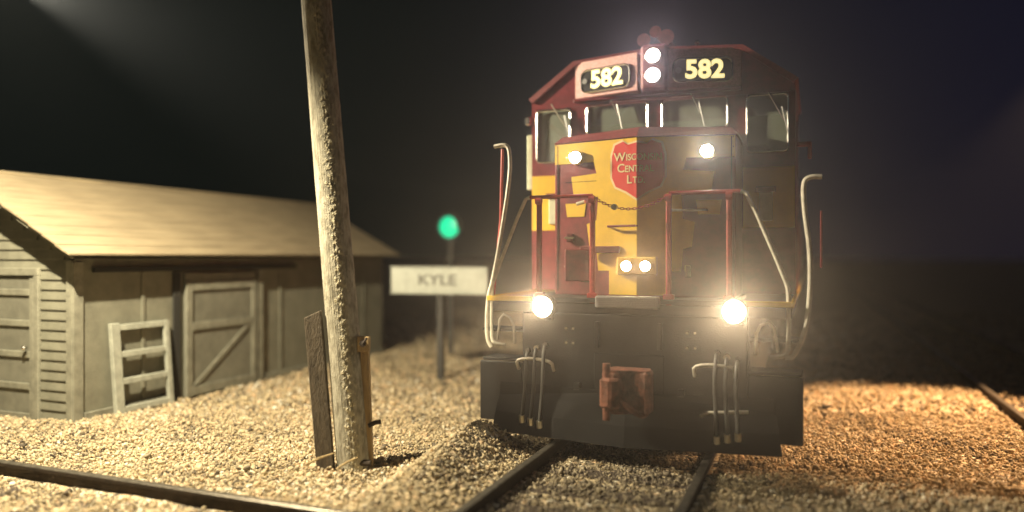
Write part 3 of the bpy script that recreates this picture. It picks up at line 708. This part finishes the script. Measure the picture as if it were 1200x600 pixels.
# ------------------------------------------------------------------ utility pole
def pole():
    o = root('utility_pole', (-3.89, 5.86, -.1), 'weathered leaning wooden pole in front of the depot with a plank at its foot', 'utility pole')
    rng = np.random.default_rng(9)
    nseg, nz = 110, 760; z = np.linspace(-.15, 6.2, nz); a = np.linspace(0, 2*np.pi, nseg, endpoint=False)
    A, Z = np.meshgrid(a, z)
    r = (.152-.004*Z)
    nz_ = np.zeros_like(A)
    for k in range(90):
        fa = rng.integers(6, 40); fz = rng.uniform(10, 110); nz_ += np.sin(A*fa+Z*fz*rng.choice([-1, 1])+rng.uniform(0, 6.28))/(3+fa*.5)
    nz_ = nz_/nz_.std()
    strip = np.exp(-((np.mod(A-R(-52)+np.pi, 2*np.pi)-np.pi)/.42)**2)
    fl = np.clip(nz_*.55+rng.standard_normal(A.shape)*.3-1.25+1.75*strip, 0, 1.5)
    gr = np.zeros_like(A)
    for k in range(60): gr += np.sin(A*rng.integers(14, 54)+Z*rng.uniform(-5, 5)+rng.uniform(0, 6.28))
    gr /= gr.std()
    r = r + .0009*gr + .0042*fl + .0012*rng.standard_normal(A.shape)*(fl > 0)
    lx, ly = -.0753, -.030
    cz = Z
    X = np.cos(A)*r + lx*cz; Y = np.sin(A)*r + ly*cz
    co = np.stack([X, Y, Z], -1).reshape(-1, 3)
    f = []
    for j in range(nz-1):
        for i in range(nseg): f.append((j*nseg+i, j*nseg+(i+1) % nseg, (j+1)*nseg+(i+1) % nseg, (j+1)*nseg+i))
    me = bpy.data.meshes.new('shaft'); me.from_pydata(co.tolist(), [], f)
    at = me.attributes.new('flake', 'FLOAT', 'POINT'); at.data.foreach_set('value', np.clip(fl.ravel(), 0, 1).astype(np.float32))
    m = mat('pole_wood', (.47, .45, .37), .85, var=.6, scale=9, bump=.5, bscale=50, col2=(.20, .185, .14), stretch=(2.5, 2.5, .8))
    nt = m.node_tree; b = nt.nodes['Principled BSDF']; src = b.inputs['Base Color'].links[0].from_socket
    an = nt.nodes.new('ShaderNodeAttribute'); an.attribute_name = 'flake'; mx = nt.nodes.new('ShaderNodeMix'); mx.data_type = 'RGBA'
    nt.links.new(an.outputs['Fac'], mx.inputs['Factor']); nt.links.new(src, mx.inputs['A']); mx.inputs['B'].default_value = (.58, .53, .38, 1)
    nt.links.new(mx.outputs['Result'], b.inputs['Base Color'])
    s = link('shaft', me, m, o)
    rt = Vector((.9291, .3697, 0)); fw = Vector((-.3697, .9291, 0))
    def slab(name, u0, u1, v0, v1, zb, zt0, zt1, m_, bev=.006, lean_=.0):
        """u along camera right, v along depth; leaning with the pole"""
        bm = BM(); P = []
        for (u, v_, zt) in ((u0, v0, zt0), (u1, v0, zt1), (u1, v1, zt1), (u0, v1, zt0)): P.append((u, v_, zt))
        lo = [rt*u+fw*v_+Vector((0, 0, zb)) for u, v_, zt in P]; hi = [rt*(u-.081*zt-lean_*zt)+fw*v_+Vector((0, 0, zt)) for u, v_, zt in P]
        hexa(bm, lo+hi, bev); return obj(name, bm, m_, o)
    slab('foot_plank', -.315, -.158, -.10, -.04, -.05, 1.37, 1.44, plank_m, lean_=.005)
    p2 = slab('pale_post', .10, .175, -.03, .05, -.05, 1.16, 1.14, post_m, lean_=-.045)
    bm = BM(); c0 = rt*.10+fw*-.04; hexa(bm, [c0+rt*a+fw*b_+Vector((0, 0, z_)) for z_ in (1.06, 1.20) for a, b_ in ((-.055, -.05), (.055, -.05), (.055, .02), (-.055, .02))], .006); obj('post_block', bm, post_m, o)
    bm = BM()
    c0 = rt*.10+fw*(-.09)+Vector((0, 0, 1.14)); tube(bm, [c0, c0-fw*.03], .03, 8); tube(bm, [c0-fw*.03+rt*.0, c0-fw*.03+rt*.04+Vector((0, 0, .05))], .012, 6); obj('bolt', bm, rail_side, o)
    bm = BM(); c0 = rt*.14+fw*(-.03)+Vector((0, 0, .38)); tube(bm, [c0, c0+rt*.06+Vector((0, 0, .03)), c0+rt*.11+Vector((0, 0, .035))], .022, 7); obj('iron_step', bm, rail_side, o)
    bm = BM(); c0 = rt*.12+fw*(-.10)+Vector((0, 0, .06)); tube(bm, [c0-rt*.05, c0+rt*.05], .03, 8); obj('foot_bolt', bm, rail_side, o)
pole()
for k, (p, q, lab) in enumerate([((-4.18, 5.50, -.03), (-4.0, 5.70, .05), 'pale dry twig lying left of the plank at the foot of the pole'), ((-3.85, 5.52, -.03), (-3.72, 5.66, .05), 'short pale twig lying in front of the foot of the pole')]):
    bm = BM(); a = Vector(p); b = Vector(q); tube(bm, [a, a.lerp(b, .5)+Vector((.01, 0, .015)), b], [.008, .012, .007], 6)
    tw = obj('twig', bm, twig_m); tw['label'] = lab; tw['category'] = 'twig'

# ------------------------------------------------------------------ station sign and signal
SG = root('station_sign', (-5.38, 10.5, -.12), 'white station name board on a grey post between the pole and the locomotive', 'sign')
SG.rotation_euler = (0, 0, R(6))
bm = BM(); box(bm, -.05, .05, -.05, .05, 0, 1.8, .008); obj('post', bm, grey_post, SG)
bm = BM(); box(bm, -.80, .80, -.10, -.055, 1.375, 1.765, .008); bd = obj('board', bm, sign_w, SG)
for x0, x1, z0, z1 in ((-.81, .81, 1.767, 1.785), (-.81, .81, 1.355, 1.373)):
    bm = BM(); box(bm, x0, x1, -.115, -.05, z0, z1, .004); obj('board_frame', bm, sign_w, bd)
bm = text_bm('KYLE', .23, .004, .004)
for v_ in bm.verts: v_.co.y -= .104; v_.co.z += 1.57; v_.co.x = v_.co.x*1.25 - .02
obj('lettering', bm, sign_t, bd)

SP = root('railway_signal', (-6.37, 12.85, -.1), 'tall signal showing a green light above and behind the station name board', 'signal')
bm = BM(); cyl(bm, (0, 0, 1.3), (0, 0, 1), .05, 2.6, 12); obj('mast', bm, grey_post, SP)
bm = BM(); cyl(bm, (0, -.02, 2.48), (0, 1, 0), .27, .05, 32); obj('target_disc', bm, mat('black_signal', (.01, .012, .012), .8), SP)
bm = BM(); dome(bm, (0, -.06, 2.48), (0, 1, 0), .205, .3, 32); obj('green_lens', bm, green_l, SP)
bm = BM(); pts_ = [(math.cos(R(a))*.225, math.sin(R(a))*.225) for a in range(-10, 191, 20)]
prism(bm, [(a, b+2.48) for a, b in pts_]+[(a*.93, b*.93+2.48) for a, b in pts_[::-1]], -.16, -.05); obj('visor', bm, grey_post, SP)
bm = BM(); box(bm, -.1, .1, .01, .25, 2.35, 2.65, .02); obj('lamp_case', bm, grey_post, SP)

# ------------------------------------------------------------------ haze
bm = BM(); box(bm, -30, 22, -3, 60, -1.3, 7.6)
hz = obj('haze', bm, None); hz['kind'] = 'stuff'; hz['label'] = 'thin night haze glowing around the lamps'
hm = bpy.data.materials.new('haze'); hm.use_nodes = True; nt = hm.node_tree
for n_ in list(nt.nodes): nt.nodes.remove(n_)
oo = nt.nodes.new('ShaderNodeOutputMaterial'); pv = nt.nodes.new('ShaderNodeVolumePrincipled')
pv.inputs['Color'].default_value = (.74, .84, 1, 1); pv.inputs['Density'].default_value = .0027; pv.inputs['Anisotropy'].default_value = .87
nt.links.new(pv.outputs[0], oo.inputs['Volume']); hz.data.materials.clear(); hz.data.materials.append(hm)
